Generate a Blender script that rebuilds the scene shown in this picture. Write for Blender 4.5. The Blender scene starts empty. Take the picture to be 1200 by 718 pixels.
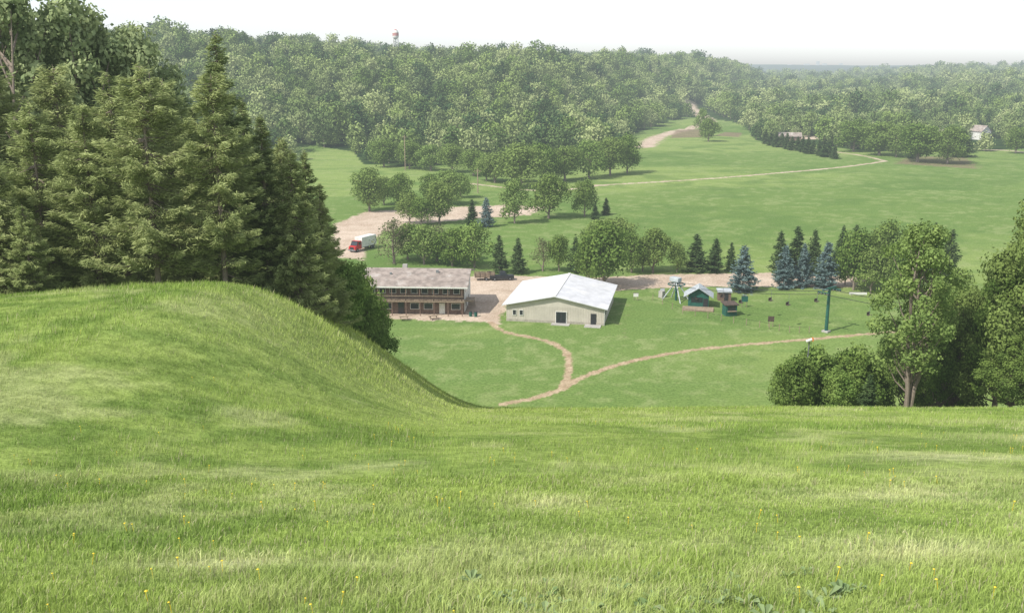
import bpy, math, numpy as np
from mathutils import Vector, Matrix
rad=math.radians
rng=np.random.default_rng(7)
scene=bpy.context.scene
# ------------------------------------------------------------ camera
CZ=46.0; PITCH=rad(13.9); FPX=1128.0
cp,sp=math.cos(PITCH),math.sin(PITCH)
cam=bpy.data.cameras.new("camera"); camo=bpy.data.objects.new("camera",cam)
scene.collection.objects.link(camo); scene.camera=camo
cam.sensor_width=36; cam.lens=FPX/1200*36; cam.clip_end=40000; cam.clip_start=0.1
camo.location=(0,0,CZ); camo.rotation_euler=(math.pi/2-PITCH,0,0)
# ------------------------------------------------------------ terrain function
def h2(i,j,s):
    v=np.sin(i*127.1+j*311.7+s*74.7)*43758.5453
    return v-np.floor(v)
def vnoise(x,y,s=0):
    xi=np.floor(x); yi=np.floor(y); fx=x-xi; fy=y-yi
    fx=fx*fx*(3-2*fx); fy=fy*fy*(3-2*fy)
    a=h2(xi,yi,s); b=h2(xi+1,yi,s); c=h2(xi,yi+1,s); d=h2(xi+1,yi+1,s)
    return (a*(1-fx)+b*fx)*(1-fy)+(c*(1-fx)+d*fx)*fy-0.5
def fbm(x,y,s=0,o=3,g=.6):
    v=0;a=1;t=0
    for k in range(o):
        c,sn=math.cos(.7*k),math.sin(.7*k)
        v=v+a*vnoise((x*c-y*sn)*2**k,(x*sn+y*c)*2**k,s+k*3.7); t+=a*a; a*=g
    return .5+v/(math.sqrt(t))
def S(t):
    t=np.clip(t,0,1); return t*t*(3-2*t)
def ss(v,a,b): return S((v-a)/(b-a))
def xe(y): return np.interp(y,[465,640,850,1200,2000,2600],[52,70,134,280,560,600])
def xw(y): return np.interp(y,[600,900,2000,4000],[150,240,690,1300])
def height(x,y):
    x=np.asarray(x,float); y=np.asarray(y,float)
    yp=np.maximum(y,0)
    zm=np.where(y>0,44.4-.315*y-.00038*yp**2-.0022*np.maximum(y-65,0)**2, 44.4+6*(1-np.exp(np.minimum(y,0)*.05)))
    shift=1.2*vnoise(y/9,x*0+3.3,4)
    left=S((-x-24)/30)
    B=5.9*S((-1.6-x+shift)/10.4)*S((y-9)/33)*(1-S((y-54-left*30)/38))*(1-.10*S((-11-x)/12))
    zm=zm+B+ .5*vnoise(x/14,y/14,1)*S(y/20)+.18*vnoise(x/4,y/4,2)*S(y/6)
    k=1.5
    z=k*np.logaddexp(0,zm/k)
    z=z+.5*vnoise(x/60,y/60,5)*S((y-230)/100)
    s1=(y-474)/330; s2=(xe(y)-x)/130
    s=np.minimum(s1,s2)
    Hm=39+18*np.clip((-x-40)/260,0,1)+12*vnoise(x/150,y/150,8)+5*vnoise(x/60,y/60,18)
    hA=Hm*S(s)*(1-S((y-2300)/700))
    hB=15*S((y-600)/1300)*S((x-xw(y))/260)*(1+.7*vnoise(x/260,y/260,9))
    hC=(46+14*vnoise(x/1500,y/1500,11))*S((y-3500)/3500)
    return z+hA+hB+hC
def hz(x,y): return float(height(np.array([x]),np.array([y]))[0])
def survey(px,py):
    """bearing/depression survey point -> where that line of sight meets the terrain"""
    u=(px-600)/FPX; v=(359-py)/FPX
    d=np.array([u,cp+v*sp,-sp+v*cp])
    t=np.concatenate([np.arange(100,700,.5),np.arange(700,4000,3)])
    X=d[0]*t; Y=d[1]*t; Z=CZ+d[2]*t
    g=height(X,Y)
    k=np.argmax(Z<g) if (Z<g).any() else len(t)-1
    return float(X[k]),float(Y[k])
def depth(x,y,z=0): return y*cp+(CZ-z)*sp
def lerp(a,b,f): return a+(np.asarray(b)-a)*f[:,None]
def grass_rgb(x,y):
    n=len(x); c=np.tile(np.array([.135,.200,.046]),(n,1))
    c=lerp(c,(.210,.278,.070),ss(fbm(x*.9,y*.9,41),.3,.75))
    c=lerp(c,(.25,.31,.085),ss(fbm(x*.09,y*.09,45),.4,.75)*.5)
    c=lerp(c,(.32,.35,.15),ss(fbm(x*.3,y*.3,49,4,.75),.56,.88)*.6)
    for (cx,cy,rx,ry) in ((4.6,10.6,1.3,.9),(3.2,7.2,.9,.6),(-2.3,7.1,.8,.45),(.4,10.4,.6,.5),(8,16,2,1),(5.6,8.2,.7,.7),(14,22,3,2)):
        q=np.exp(-(((x-cx)/rx)**2+((y-cy)/ry)**2))*(.3+fbm(x*2.5,y*2.5,52))
        c=lerp(c,(.43,.43,.23),np.clip(q*.7,0,.7))
    m=S((x+12)/3)*(1-S((x+2)/2))*S((y-22)/12)*(1-S((y-60)/10))
    c=lerp(c,(.31,.365,.12),m*.55)
    v=np.tile(np.array([.140,.212,.058]),(n,1))
    v=lerp(v,(.215,.282,.085),ss(fbm(x*.012,y*.012,60),.35,.7))
    v=lerp(v,(.125,.200,.055),ss(fbm(x*.03+y*.008,y*.25,63),.4,.75)*.55)
    v=lerp(v,(.27,.31,.13),ss(fbm(x*.3,y*.3,66,4,.75),.5,.9)*.5)
    v=lerp(v,(.100,.170,.045),ss(fbm(x*.05,y*.05,69,4,.7),.52,.85)*.6)
    return lerp(c,v,S((y-90)/60))
# ------------------------------------------------------------ mesh helpers
def mk(name,V,Fs,mats,MI=None,smooth=False,check=True):
    me=bpy.data.meshes.new(name); V=np.asarray(V,np.float32)
    me.vertices.add(len(V)); me.vertices.foreach_set("co",V.ravel())
    Fs=[np.asarray(f,np.int32) for f in Fs if len(f)]
    loops=np.concatenate([f.ravel() for f in Fs]); tot=np.concatenate([np.full(len(f),f.shape[1]) for f in Fs])
    st=np.concatenate([[0],np.cumsum(tot)[:-1]]).astype(np.int32)
    me.loops.add(len(loops)); me.loops.foreach_set("vertex_index",loops)
    me.polygons.add(len(tot)); me.polygons.foreach_set("loop_start",st)
    for m in mats: me.materials.append(m)
    if MI is not None: me.polygons.foreach_set("material_index",np.asarray(MI,np.int32))
    me.polygons.foreach_set("use_smooth",np.full(len(tot),smooth))
    me.update(calc_edges=True)
    if check: me.validate()
    return me
class MB:
    def __init__(s): s.V=[];s.F={3:[],4:[]};s.M={3:[],4:[]};s.n=0
    def add(s,V,F,mi=0):
        V=np.asarray(V,float); F=np.asarray(F,int)
        if len(F)==0: return
        s.V.append(V); s.F[F.shape[1]].append(F+s.n); s.M[F.shape[1]].append(np.full(len(F),mi)); s.n+=len(V)
    def mesh(s,name,mats,smooth=False):
        Fs=[];M=[]
        for k in (3,4):
            if s.F[k]: Fs.append(np.concatenate(s.F[k])); M.append(np.concatenate(s.M[k]))
        return mk(name,np.concatenate(s.V),Fs,mats,np.concatenate(M),smooth)
def tube(pts,rr,n=6):
    pts=np.asarray(pts,float); V=[];F=[]
    for i,p in enumerate(pts):
        d=pts[min(i+1,len(pts)-1)]-pts[max(i-1,0)]; d/=np.linalg.norm(d)+1e-9
        a=np.cross(d,[1,0,0] if abs(d[0])<.8 else [0,1,0]); a/=np.linalg.norm(a); b=np.cross(d,a)
        an=np.arange(n)/n*2*math.pi
        V.append(p+rr[i]*(np.outer(np.cos(an),a)+np.outer(np.sin(an),b)))
    for i in range(len(pts)-1):
        for j in range(n):
            F.append((i*n+j,i*n+(j+1)%n,(i+1)*n+(j+1)%n,(i+1)*n+j))
    return np.concatenate(V),F
def quads(C,U,W):
    n=len(C); V=np.empty((n,4,3)); V[:,0]=C-U;V[:,1]=C-W;V[:,2]=C+U;V[:,3]=C+W
    return V.reshape(-1,3),np.arange(n*4).reshape(n,4)
def norm(a): return a/(np.linalg.norm(a,axis=1,keepdims=True)+1e-9)
def linkobj(name,me,loc=(0,0,0),rot=(0,0,0),scl=(1,1,1),parent=None):
    o=bpy.data.objects.new(name,me); scene.collection.objects.link(o)
    o.location=loc;o.rotation_euler=rot;o.scale=scl
    if parent: o.parent=parent
    return o
# ------------------------------------------------------------ materials
def newmat(name):
    m=bpy.data.materials.new(name); m.use_nodes=True; nt=m.node_tree; nt.nodes.clear(); return m,nt
def N(nt,t,**kw):
    n=nt.nodes.new(t)
    for k,v in kw.items(): setattr(n,k,v)
    return n
def noise(nt,vec,scale,detail=3,rough=.55):
    n=N(nt,"ShaderNodeTexNoise"); n.inputs["Scale"].default_value=scale; n.inputs["Detail"].default_value=detail; n.inputs["Roughness"].default_value=rough
    nt.links.new(vec,n.inputs["Vector"]); return n.outputs["Fac"]
def ramp(nt,fac,a,b):
    n=N(nt,"ShaderNodeMapRange",interpolation_type='SMOOTHSTEP'); n.inputs[1].default_value=a;n.inputs[2].default_value=b
    nt.links.new(fac,n.inputs[0]); return n.outputs[0]
def mix(nt,fac,a,b,mode='MIX'):
    n=N(nt,"ShaderNodeMix",data_type='RGBA',blend_type=mode)
    for s,v in ((0,fac),(6,a),(7,b)):
        if isinstance(v,(int,float)): n.inputs[s].default_value=v
        elif isinstance(v,tuple): n.inputs[s].default_value=(*v,1) if len(v)==3 else v
        else: nt.links.new(v,n.inputs[s])
    return n.outputs[2]
def math_(nt,op,a,b=0.0):
    n=N(nt,"ShaderNodeMath",operation=op)
    for s,v in ((0,a),(1,b)):
        if isinstance(v,(int,float)): n.inputs[s].default_value=v
        else: nt.links.new(v,n.inputs[s])
    return n.outputs[0]
def worldpos(nt): return N(nt,"ShaderNodeNewGeometry").outputs["Position"]
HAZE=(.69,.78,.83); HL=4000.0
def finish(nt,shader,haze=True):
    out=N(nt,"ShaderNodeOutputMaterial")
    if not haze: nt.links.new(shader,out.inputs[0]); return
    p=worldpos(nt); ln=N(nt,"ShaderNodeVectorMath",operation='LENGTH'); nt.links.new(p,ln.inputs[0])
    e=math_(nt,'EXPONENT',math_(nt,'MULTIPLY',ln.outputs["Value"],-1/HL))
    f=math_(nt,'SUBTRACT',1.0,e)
    em=N(nt,"ShaderNodeEmission"); em.inputs[0].default_value=(*HAZE,1); em.inputs[1].default_value=.85  # aerial haze painted into each material as emission, stronger away from the origin
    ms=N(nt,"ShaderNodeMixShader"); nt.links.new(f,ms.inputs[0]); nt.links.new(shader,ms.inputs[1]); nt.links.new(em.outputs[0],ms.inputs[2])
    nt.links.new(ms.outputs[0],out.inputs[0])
def bsdf(nt,col,rough=.8,bump=None,metal=0,spec=.3):
    b=N(nt,"ShaderNodeBsdfPrincipled"); b.inputs["Roughness"].default_value=rough; b.inputs["Metallic"].default_value=metal
    b.inputs["Specular IOR Level"].default_value=spec
    if isinstance(col,tuple): b.inputs["Base Color"].default_value=(*col,1)
    else: nt.links.new(col,b.inputs["Base Color"])
    if bump is not None: nt.links.new(bump,b.inputs["Normal"])
    return b.outputs[0]
def diff(nt,c,tr):
    a=N(nt,"ShaderNodeBsdfDiffuse"); nt.links.new(c,a.inputs[0])
    if tr<=0: return a.outputs[0]
    t=N(nt,"ShaderNodeBsdfTranslucent"); nt.links.new(c,t.inputs[0])
    ms=N(nt,"ShaderNodeMixShader"); ms.inputs[0].default_value=tr; nt.links.new(a.outputs[0],ms.inputs[1]); nt.links.new(t.outputs[0],ms.inputs[2])
    return ms.outputs[0]
def plain(name,col,rough=.7,var=.25,scale=1.5,metal=0,dirt=None):
    m,nt=newmat(name); tc=N(nt,"ShaderNodeTexCoord").outputs["Object"]
    n=noise(nt,tc,scale,4,.65)
    c=mix(nt,ramp(nt,n,.3,.7),tuple(c*(1-var) for c in col),tuple(min(1,c*(1+var*.5)) for c in col))
    if dirt: c=mix(nt,ramp(nt,noise(nt,tc,scale*.4,5,.7),.5,.7),c,dirt)
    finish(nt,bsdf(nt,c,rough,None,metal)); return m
gm,nt=newmat("grass_ground")
ca=N(nt,"ShaderNodeAttribute",attribute_name="col").outputs["Color"]; p=worldpos(nt)
nz=noise(nt,p,2.2,3,.75)
c=mix(nt,1.0,ca,mix(nt,ramp(nt,nz,.3,.7),(.72,.74,.70),(1.22,1.2,1.25)),'MULTIPLY')
bp=N(nt,"ShaderNodeBump"); bp.inputs["Strength"].default_value=.5; bp.inputs["Distance"].default_value=.25
nt.links.new(nz,bp.inputs["Height"])
db=N(nt,"ShaderNodeBsdfDiffuse"); nt.links.new(c,db.inputs[0]); nt.links.new(bp.outputs[0],db.inputs["Normal"])
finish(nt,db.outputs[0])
BL,nt=newmat("grass_blade"); c=N(nt,"ShaderNodeAttribute",attribute_name="col").outputs["Color"]; finish(nt,diff(nt,c,.25),False)
def leafmat(name,ca,cb,sc=.8,rv=.5,cr=None,tr=.25,big=None):
    m,nt=newmat(name); p=worldpos(nt)
    c=mix(nt,ramp(nt,noise(nt,p,sc,1,.6),.32,.68),ca,cb)
    r=N(nt,"ShaderNodeObjectInfo").outputs["Random"]
    if cr: c=mix(nt,math_(nt,'MULTIPLY',math_(nt,'POWER',r,1.6),rv),c,cr)
    if big: c=mix(nt,ramp(nt,math_(nt,'FRACT',math_(nt,'MULTIPLY',r,17.3)),.45,1.0),c,big)
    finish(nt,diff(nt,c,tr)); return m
L_mid=leafmat("leaf_green",(.090,.150,.036),(.18,.260,.062),.8,.5,(.25,.31,.10))
L_light=leafmat("leaf_light",(.13,.21,.05),(.23,.32,.085),.8,.3,(.25,.31,.12))
L_brown=leafmat("leaf_budding",(.12,.14,.06),(.20,.215,.10),.8,.3,(.20,.19,.12))
L_con=leafmat("needle_dark",(.045,.082,.032),(.095,.145,.052),1.0,.4,(.11,.15,.06),.15)
L_conn=leafmat("needle_spruce",(.15,.195,.075),(.27,.32,.125),1.0,.4,(.28,.32,.13),.25)
L_pine=leafmat("needle_pine",(.22,.27,.10),(.38,.43,.18),.9,.5,(.39,.42,.19),.3)
L_blue=leafmat("needle_blue",(.085,.135,.125),(.16,.225,.215),1.0,.3,(.17,.22,.21),.1)
L_back=leafmat("leaf_pale",(.22,.28,.13),(.37,.43,.21),.7,.3,(.36,.40,.21),.3)
L_for=leafmat("leaf_forest",(.085,.138,.038),(.20,.275,.070),.03,.85,(.36,.40,.18),0,(.055,.10,.038))
L_forc=leafmat("needle_forest",(.04,.075,.03),(.07,.115,.045),.2,.4,(.08,.11,.07),0)
bark,nt=newmat("bark"); p=worldpos(nt); c=mix(nt,noise(nt,p,6,2,.7),(.14,.11,.085),(.32,.27,.22)); finish(nt,diff(nt,c,0))
# ------------------------------------------------------------ terrain mesh
az=np.concatenate([np.arange(-34,34.01,.11),np.arange(35.2,324.9,1.6)])*math.pi/180
rr_=np.concatenate([[.02],np.geomspace(.5,100,300,endpoint=False),np.arange(100,262,.6),np.arange(262,760,1.8),np.geomspace(762,18000,150)])
A,R=np.meshgrid(az,rr_); X=(R*np.sin(A)); Y=(R*np.cos(A)); Z=height(X,Y)
nr,na=X.shape
i=np.arange(nr-1)[:,None]; j=np.arange(na)[None,:]; jn=(j+1)%na
F=np.stack([i*na+j,i*na+jn+0*i,(i+1)*na+jn,(i+1)*na+j],-1).reshape(-1,4)
Vt=np.stack([X,Y,Z],-1).reshape(-1,3)
me=mk("ground",Vt,[F],[gm],None,True)
mask=np.zeros((len(Vt),4))
sel=np.where((Vt[:,1]>95)&(Vt[:,1]<1300)&(np.abs(Vt[:,0])<Vt[:,1]*.75))[0]
PX=Vt[sel,0];PY=Vt[sel,1]
def segd(x,y,a,b):
    dx,dy=b[0]-a[0],b[1]-a[1]; L=dx*dx+dy*dy+1e-9
    t=np.clip(((x-a[0])*dx+(y-a[1])*dy)/L,0,1)
    return np.hypot(x-a[0]-t*dx,y-a[1]-t*dy)
def smooth_line(pts,k=3):
    p=np.array(pts,float)
    for _ in range(k-1):
        q=[p[0]]
        for a,b in zip(p[:-1],p[1:]): q+= [a*.75+b*.25,a*.25+b*.75]
        q.append(p[-1]); p=np.array(q)
    return p
def paint_line(ch,pix,w,soft=None,world=False):
    p=smooth_line(pix if world else [survey(*q) for q in pix]); soft=soft or w*.8
    lo=p.min(0)-w*3;hi=p.max(0)+w*3
    k=np.where((PX>lo[0])&(PX<hi[0])&(PY>lo[1])&(PY<hi[1]))[0]
    if len(k)==0: return
    d=np.full(len(k),1e9)
    for a,b in zip(p[:-1],p[1:]): d=np.minimum(d,segd(PX[k],PY[k],a,b))
    v=np.clip(.5+(w/2-d)/soft,0,1); idx=sel[k]; mask[idx,ch]=np.maximum(mask[idx,ch],v)
def inpoly(x,y,p):
    ins=np.zeros(len(x),bool)
    for a,b in zip(p,np.roll(p,-1,0)):
        c=((a[1]>y)!=(b[1]>y))&(x<(b[0]-a[0])*(y-a[1])/(b[1]-a[1]+1e-12)+a[0]); ins^=c
    return ins
def paint_poly(ch,pix,soft,val=1.0):
    p=np.array([survey(*q) for q in pix])
    lo=p.min(0)-soft*2;hi=p.max(0)+soft*2
    k=np.where((PX>lo[0])&(PX<hi[0])&(PY>lo[1])&(PY<hi[1]))[0]
    if len(k)==0: return
    d=np.full(len(k),1e9)
    for a,b in zip(p,np.roll(p,-1,0)): d=np.minimum(d,segd(PX[k],PY[k],a,b))
    ins=inpoly(PX[k],PY[k],p); v=np.clip(.5+np.where(ins,d,-d)/soft,0,1)*val
    idx=sel[k]; mask[idx,ch]=np.maximum(mask[idx,ch],v)
paint_line(0,[(575,378),(590,390),(635,398),(662,408),(668,425),(664,445),(655,458)],1.2)
paint_line(0,[(590,474),(625,468),(655,458),(680,443),(730,425),(800,411),(880,403),(960,397),(1045,389)],1.25)
paint_poly(1,[(440,374),(545,376),(585,380),(597,352),(625,330),(620,324),(548,324),(430,318),(415,345)],2.2)
paint_poly(1,[(700,343),(760,338),(840,336),(1000,337),(1020,325),(900,320),(760,322),(690,326),(560,322),(545,330),(600,334)],2.2)
paint_poly(1,[(385,300),(392,262),(430,248),(520,243),(600,240),(640,243),(620,252),(560,256),(490,262),(450,272),(430,285),(425,305)],3)
paint_line(1,[(655,224),(700,217),(800,212),(900,204),(980,197),(1038,189)],2.4)
paint_line(1,[(1038,189),(1010,182),(960,176),(905,168)],2.4)
paint_line(1,[(1155,176),(1180,176),(1230,182)],4)
ROAD=[(80,585),(92,640),(110,700),(146,780),(172,850),(184,930),(192,1010),(198,1100)]
paint_line(1,ROAD,11,None,True)
paint_line(1,[(700,217),(640,226),(560,216),(500,210)],2.2)
paint_poly(3,[(785,162),(792,153),(832,151),(822,161)],6)
paint_poly(3,[(838,159),(850,155),(870,156),(866,161)],5)
paint_poly(3,[(1040,192),(1160,200),(1140,184),(1060,182)],12,.6)
paint_poly(3,[(745,400),(748,345),(740,345),(715,380),(718,398)],5,.35)
paint_poly(1,[(925,163),(980,164),(982,160),(925,158)],4)
MEAD=np.array([survey(*q) for q in [(340,166),(415,178),(430,196),(520,199),(505,222),(340,236)]])
RD=smooth_line(ROAD)
def forest(x,y):
    u=x/np.maximum(y,1); n=vnoise(x/25,y/25,20)*34+vnoise(x/9,y/9,21)*10
    a=(x<xe(y)+n*.5)&(y>480+n)
    fb=np.interp(u,[.17,.2,.235,.25,.31,.38,.43,.52,.8],[960,930,830,640,600,548,541,565,555])
    b=(u>.165)&(y>fb+n*.6)
    m=inpoly(x,y,MEAD)
    return (a|b)&~m&(y<3300)
ff=forest(Vt[:,0],Vt[:,1])
mask[:,2]=np.maximum(ff.astype(float),S((Vt[:,1]-2600)/400)*.9)
vx,vy=Vt[:,0],Vt[:,1]
col=grass_rgb(vx,vy)
n1=(fbm(vx*.8,vy*.8,80,4,.7)-.5)*.55
def thr(ch,amp=1.0): return ss(mask[:,ch]+n1*amp*(mask[:,ch]>0.02),.35,.65)
def two(a,b,f): return np.asarray(a)+(np.asarray(b)-np.asarray(a))*f[:,None]
def put(col,c2,f): return col+(c2-col)*f[:,None]
col=put(col,two((.022,.042,.017),(.06,.10,.03),fbm(vx*.12,vy*.12,82)),thr(2,1.2))
col=put(col,two((.40,.31,.23),(.55,.45,.35),fbm(vx*.25,vy*.25,84,5,.7)),thr(1,1.3))
col=put(col,two((.30,.21,.13),(.48,.37,.25),fbm(vx*1.2,vy*1.2,86)),thr(0,1.2)*.95)
col=put(col,two((.17,.13,.09),(.24,.18,.12),fbm(vx*.2,vy*.2,88)),thr(3,.6)*.8)
rgba=np.ones((len(Vt),4),np.float32); rgba[:,:3]=np.clip(col,0,1)
at_=me.attributes.new("col",'FLOAT_COLOR','POINT'); at_.data.foreach_set("color",rgba.ravel())
linkobj("ground",me)
# ------------------------------------------------------------ tree builders
def decid(name,seed,H,W,nl,ls,mats,tf=.16,nb=16,stems=1,trad=.02,limbs=True,blob=(.15,.25)):
    r=np.random.default_rng(seed); mb=MB()
    B=[];Rd=[]
    for i in range(nb):
        t=tf+.1+(0.90-tf-.1)*((i+.5)/nb)**.9; q=(t-tf)/(1-tf)
        prof=math.sin(math.pi*min(1,q**.8*.92+.06))**.7
        a=i*2.4+r.uniform(-.5,.5); rr=prof*W/2*r.uniform(.25,.82)
        B.append((math.cos(a)*rr,math.sin(a)*rr,t*H)); Rd.append(W*r.uniform(*blob)*(.65+.45*prof))
    B.append((r.uniform(-.05,.05)*W,0,.93*H-.08*W)); Rd.append(W*.13)
    B=np.array(B);Rd=np.array(Rd)
    k=r.choice(len(B),nl,p=Rd**2/np.sum(Rd**2))
    d=r.normal(size=(nl,3)); d[:,2]+=.25; d=norm(d)
    f=r.uniform(.25,1,nl)**.45*(1+.25*r.normal(size=nl)*.5)
    C=B[k]+d*(Rd[k]*f)[:,None]*np.array([1,1,.85])
    C+=r.normal(size=C.shape)*ls*.5
    C[:,2]=np.maximum(C[:,2],tf*H*.7)
    n_=norm(d+r.normal(size=(nl,3))*.55); U=norm(np.cross(n_,r.normal(size=(nl,3)))); W_=np.cross(n_,U)
    s=ls*r.uniform(.5,1.15,nl)[:,None]
    V,F=quads(C,U*s*.62,W_*s*.42); mb.add(V,F,0)
    for sidx in range(stems):
        off=np.array([r.uniform(-1,1),r.uniform(-1,1),0])*W*.12*(stems>1)
        pts=[np.array([0,0,-.5])+off*.2,np.array([0,0,H*.12])+off*.5,np.array([0,0,H*.35])+off*1.3+r.normal(size=3)*.02*H,np.array([0,0,H*.6])+off*1.8+r.normal(size=3)*.03*H,np.array([0,0,H*.85])+off*1.6]
        tr=H*trad/(stems**.4)
        V,F=tube(pts,[tr*1.35,tr,tr*.75,tr*.45,tr*.12],8); mb.add(V,F,1)
        if limbs:
            for b in range(len(B)):
                if b%stems!=sidx: continue
                z0=max(H*.1,B[b][2]-np.hypot(B[b][0],B[b][1])*.9-.08*H); q=min(z0/H,.8)
                P0=np.array([np.interp(z0,[p_[2] for p_ in pts],[p_[c] for p_ in pts]) for c in (0,1)]+[z0])
                mid=(P0+B[b])/2+np.array([0,0,-.02*H])
                V,F=tube([P0,mid,B[b]+np.array([0,0,Rd[b]*.4])],[tr*.42,tr*.26,tr*.08],5); mb.add(V,F,1)
    return mb.mesh(name,mats)
def conifer(name,seed,H,W,nleaf,ll,lw,mats,bare=.05,step=.035,nbr=7,power=.8,near=False,gap=0.0,up=0.0):
    r=np.random.default_rng(seed); mb=MB()
    V,F=tube([(0,0,-.5),(0,0,.3*H),(0,0,.7*H),(0,0,H)],[H*.014,H*.011,H*.006,.01],7); mb.add(V,F,1)
    Br=[]
    t=bare
    while t<.985:
        for i in range(nbr):
            if r.random()<gap: continue
            a=r.uniform(0,2*math.pi); L=W/2*((1-t)/(1-bare))**power*r.uniform(.5,1.25)+.02*W
            if t<bare+.1: L*=r.uniform(.4,1)
            Br.append((a,t*H+r.uniform(-.5,.5)*step*H,L,r.uniform(-.28,.12)+up+.5*max(0,t-.7)))
        t+=step*r.uniform(.8,1.2)*(1-.35*t)
    Br=np.array(Br); n=nleaf
    k=r.choice(len(Br),n,p=Br[:,2]**1.25/np.sum(Br[:,2]**1.25))
    a,z,L,sl=Br[k].T
    s=r.uniform(.12,1,n)**.8; lat=(1.05-s)*.42*L*r.uniform(-1,1,n)
    dx,dy=np.cos(a),np.sin(a)
    sag=-.10*L*np.sin(s*math.pi)+.06*L*s**3
    C=np.stack([dx*L*s-dy*lat,dy*L*s+dx*lat,z+sl*L*s+sag-abs(lat)*.15],1)+r.normal(size=(n,3))*ll*.25
    ang=a+np.sign(lat)*r.uniform(.2,1.0,n)
    U=np.stack([np.cos(ang),np.sin(ang),r.normal(-.05,.3,n)],1); U=norm(U)
    nn=norm(np.stack([dx*.75,dy*.75,np.ones(n)*.65],1)+r.normal(size=(n,3))*.5); Wd=norm(np.cross(nn,U))
    sc=r.uniform(.6,1.2,n)[:,None]
    V,F=quads(C,U*ll*.5*sc,Wd*lw*.5*sc); mb.add(V,F,0)
    if near:
        for a,z,L,sl in Br:
            e=np.array([math.cos(a)*L*.8,math.sin(a)*L*.8,z+sl*L*.8-.03*L]); m=np.array([math.cos(a)*L*.4,math.sin(a)*L*.4,z+sl*L*.4-.1*L])
            V,F=tube([(0,0,z),m,e],[.035+.004*L,.022,.008],4); mb.add(V,F,1)
    return mb.mesh(name,mats)
MD=[decid("deciduous_tree",s,10,8,4200,.42,[L_mid,bark],.14,18) for s in (1,2,3)]
ML=[decid("deciduous_tree",s,10,7.5,3400,.42,[L_light,bark],.12,16) for s in (4,5)]
MBr=[decid("deciduous_tree",s,10,6.5,1300,.35,[L_brown,bark],.15,18,1,.022) for s in (6,7)]
MC=[conifer("spruce_tree",s,10,5.0,4200,.62,.2,[L_con,bark],.04,.04,8) for s in (8,9)]
MBl=[conifer("blue_spruce_tree",s,10,5.6,5200,.55,.2,[L_blue,bark],.02,.04,8) for s in (10,11)]
PR={'d':(MD,8.0,"deciduous_tree"),'l':(ML,7.5,"deciduous_tree"),'n':(MBr,6.6,"deciduous_tree"),'c':(MC,4.9,"spruce_tree"),'b':(MBl,5.5,"blue_spruce_tree")}
def T(kind,px,base,top,wpx):
    x,y=survey(px,base); D=depth(x,y,0); h=(base-top)*D/FPX*1.04; w=wpx*D/FPX*1.08
    ms,wp,nm=PR[kind]; m=ms[rng.integers(len(ms))]
    linkobj(nm,m,(x,y,hz(x,y)-.1),(0,0,rng.uniform(0,6.28)),(w/wp,w/wp,h/10))
for t in [('d',433,248,198,44),('d',470,243,205,34),('d',515,262,212,40),('d',494,264,232,30),('l',525,240,200,40),('d',610,220,170,58),('d',580,214,180,44),
 ('d',643,256,205,46),('l',603,262,210,34),('d',685,254,212,30),('c',697,257,238,12),('c',710,252,232,11),('c',553,264,234,17),('b',570,266,232,20),
 ('n',462,309,256,44),('l',497,310,264,42),('d',530,312,268,40),('l',556,314,262,42),('c',585,320,276,22),('c',607,321,279,22),('d',655,318,276,28),('n',636,318,278,24),
 ('c',674,320,278,20),('d',708,338,262,62),('d',722,300,256,50),('d',740,320,274,36),('d',765,320,268,42),('n',753,318,285,22),('l',793,320,284,22),('c',815,319,275,28),('c',838,320,280,24),
 ('c',856,318,284,16),('n',690,322,280,28),('d',700,300,258,38),('n',512,306,262,36),('d',478,304,262,36),('l',540,306,270,34),('d',690,334,280,40),
 ('b',870,342,288,36),('b',918,338,288,30),('c',912,325,272,26),('c',932,322,266,28),('b',940,336,286,26),('c',952,322,270,24),('b',967,338,284,34),('c',985,320,266,22),('c',1000,318,264,24),
 ('d',1000,340,270,44),('d',1035,338,262,52),('d',1060,350,280,50),('c',1020,320,272,24),('c',1090,330,262,30),('c',1110,330,270,30),('d',1020,344,290,40),('l',990,334,290,26),
 ('d',1075,190,146,56),('d',1110,192,150,44),('d',1030,182,144,50),('c',1125,184,152,30),('d',830,166,140,24),('l',822,160,128,16),('d',1000,178,142,44),('d',1190,180,150,30),('d',1050,184,150,36),
 ('d',480,262,226,30),('l',540,232,204,26),('c',1068,186,172,12),('d',450,240,208,26),('d',505,236,204,30),
 ('d',635,214,170,44),('d',662,212,172,42),('l',690,209,166,42),('d',715,206,162,40),('d',735,203,160,34),('d',600,214,178,40),('d',570,212,182,30),('d',555,206,176,36),('d',530,202,170,36),('l',505,200,170,34),('d',480,198,166,34),('d',450,196,164,34)]: T(*t)
for q in range(14):
    T('c',897+q*6.2,169+q*1.3+(q%3)*.5,152+q*1.1+(q*7%4),11)
BG=decid("deciduous_tree",21,16.5,9.0,13000,.25,[L_light,bark],.13,50,3,.016,True,(.06,.12))
linkobj("deciduous_tree",BG,(33.4,77,hz(33.4,77)-.2),(0,0,.6),(1.05,1.05,1.06))
BG2=decid("deciduous_tree",22,18,13,30000,.27,[L_mid,bark],.06,52,1,.018,True,(.06,.14))
for x,y,s,w in ((40.5,83,.72,.62),(44.6,77,1.15,.98),(50,86,1.1,.95),(39.5,90,.62,.7),(44,92,.9,.8),(42.4,80,.82,.68),(38.2,82,.5,.5),(41.3,75.5,.42,.55)):
    linkobj("deciduous_tree",BG2,(x,y,hz(x,y)-.2),(0,0,x),(w,w,s))
SH=decid("shrub",23,5.5,6,9000,.22,[L_mid,bark],.0,28,3,.012,False,(.08,.18))
SH2=decid("shrub",24,5.5,6,9000,.22,[L_light,bark],.0,28,3,.012,False,(.08,.18))
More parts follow.
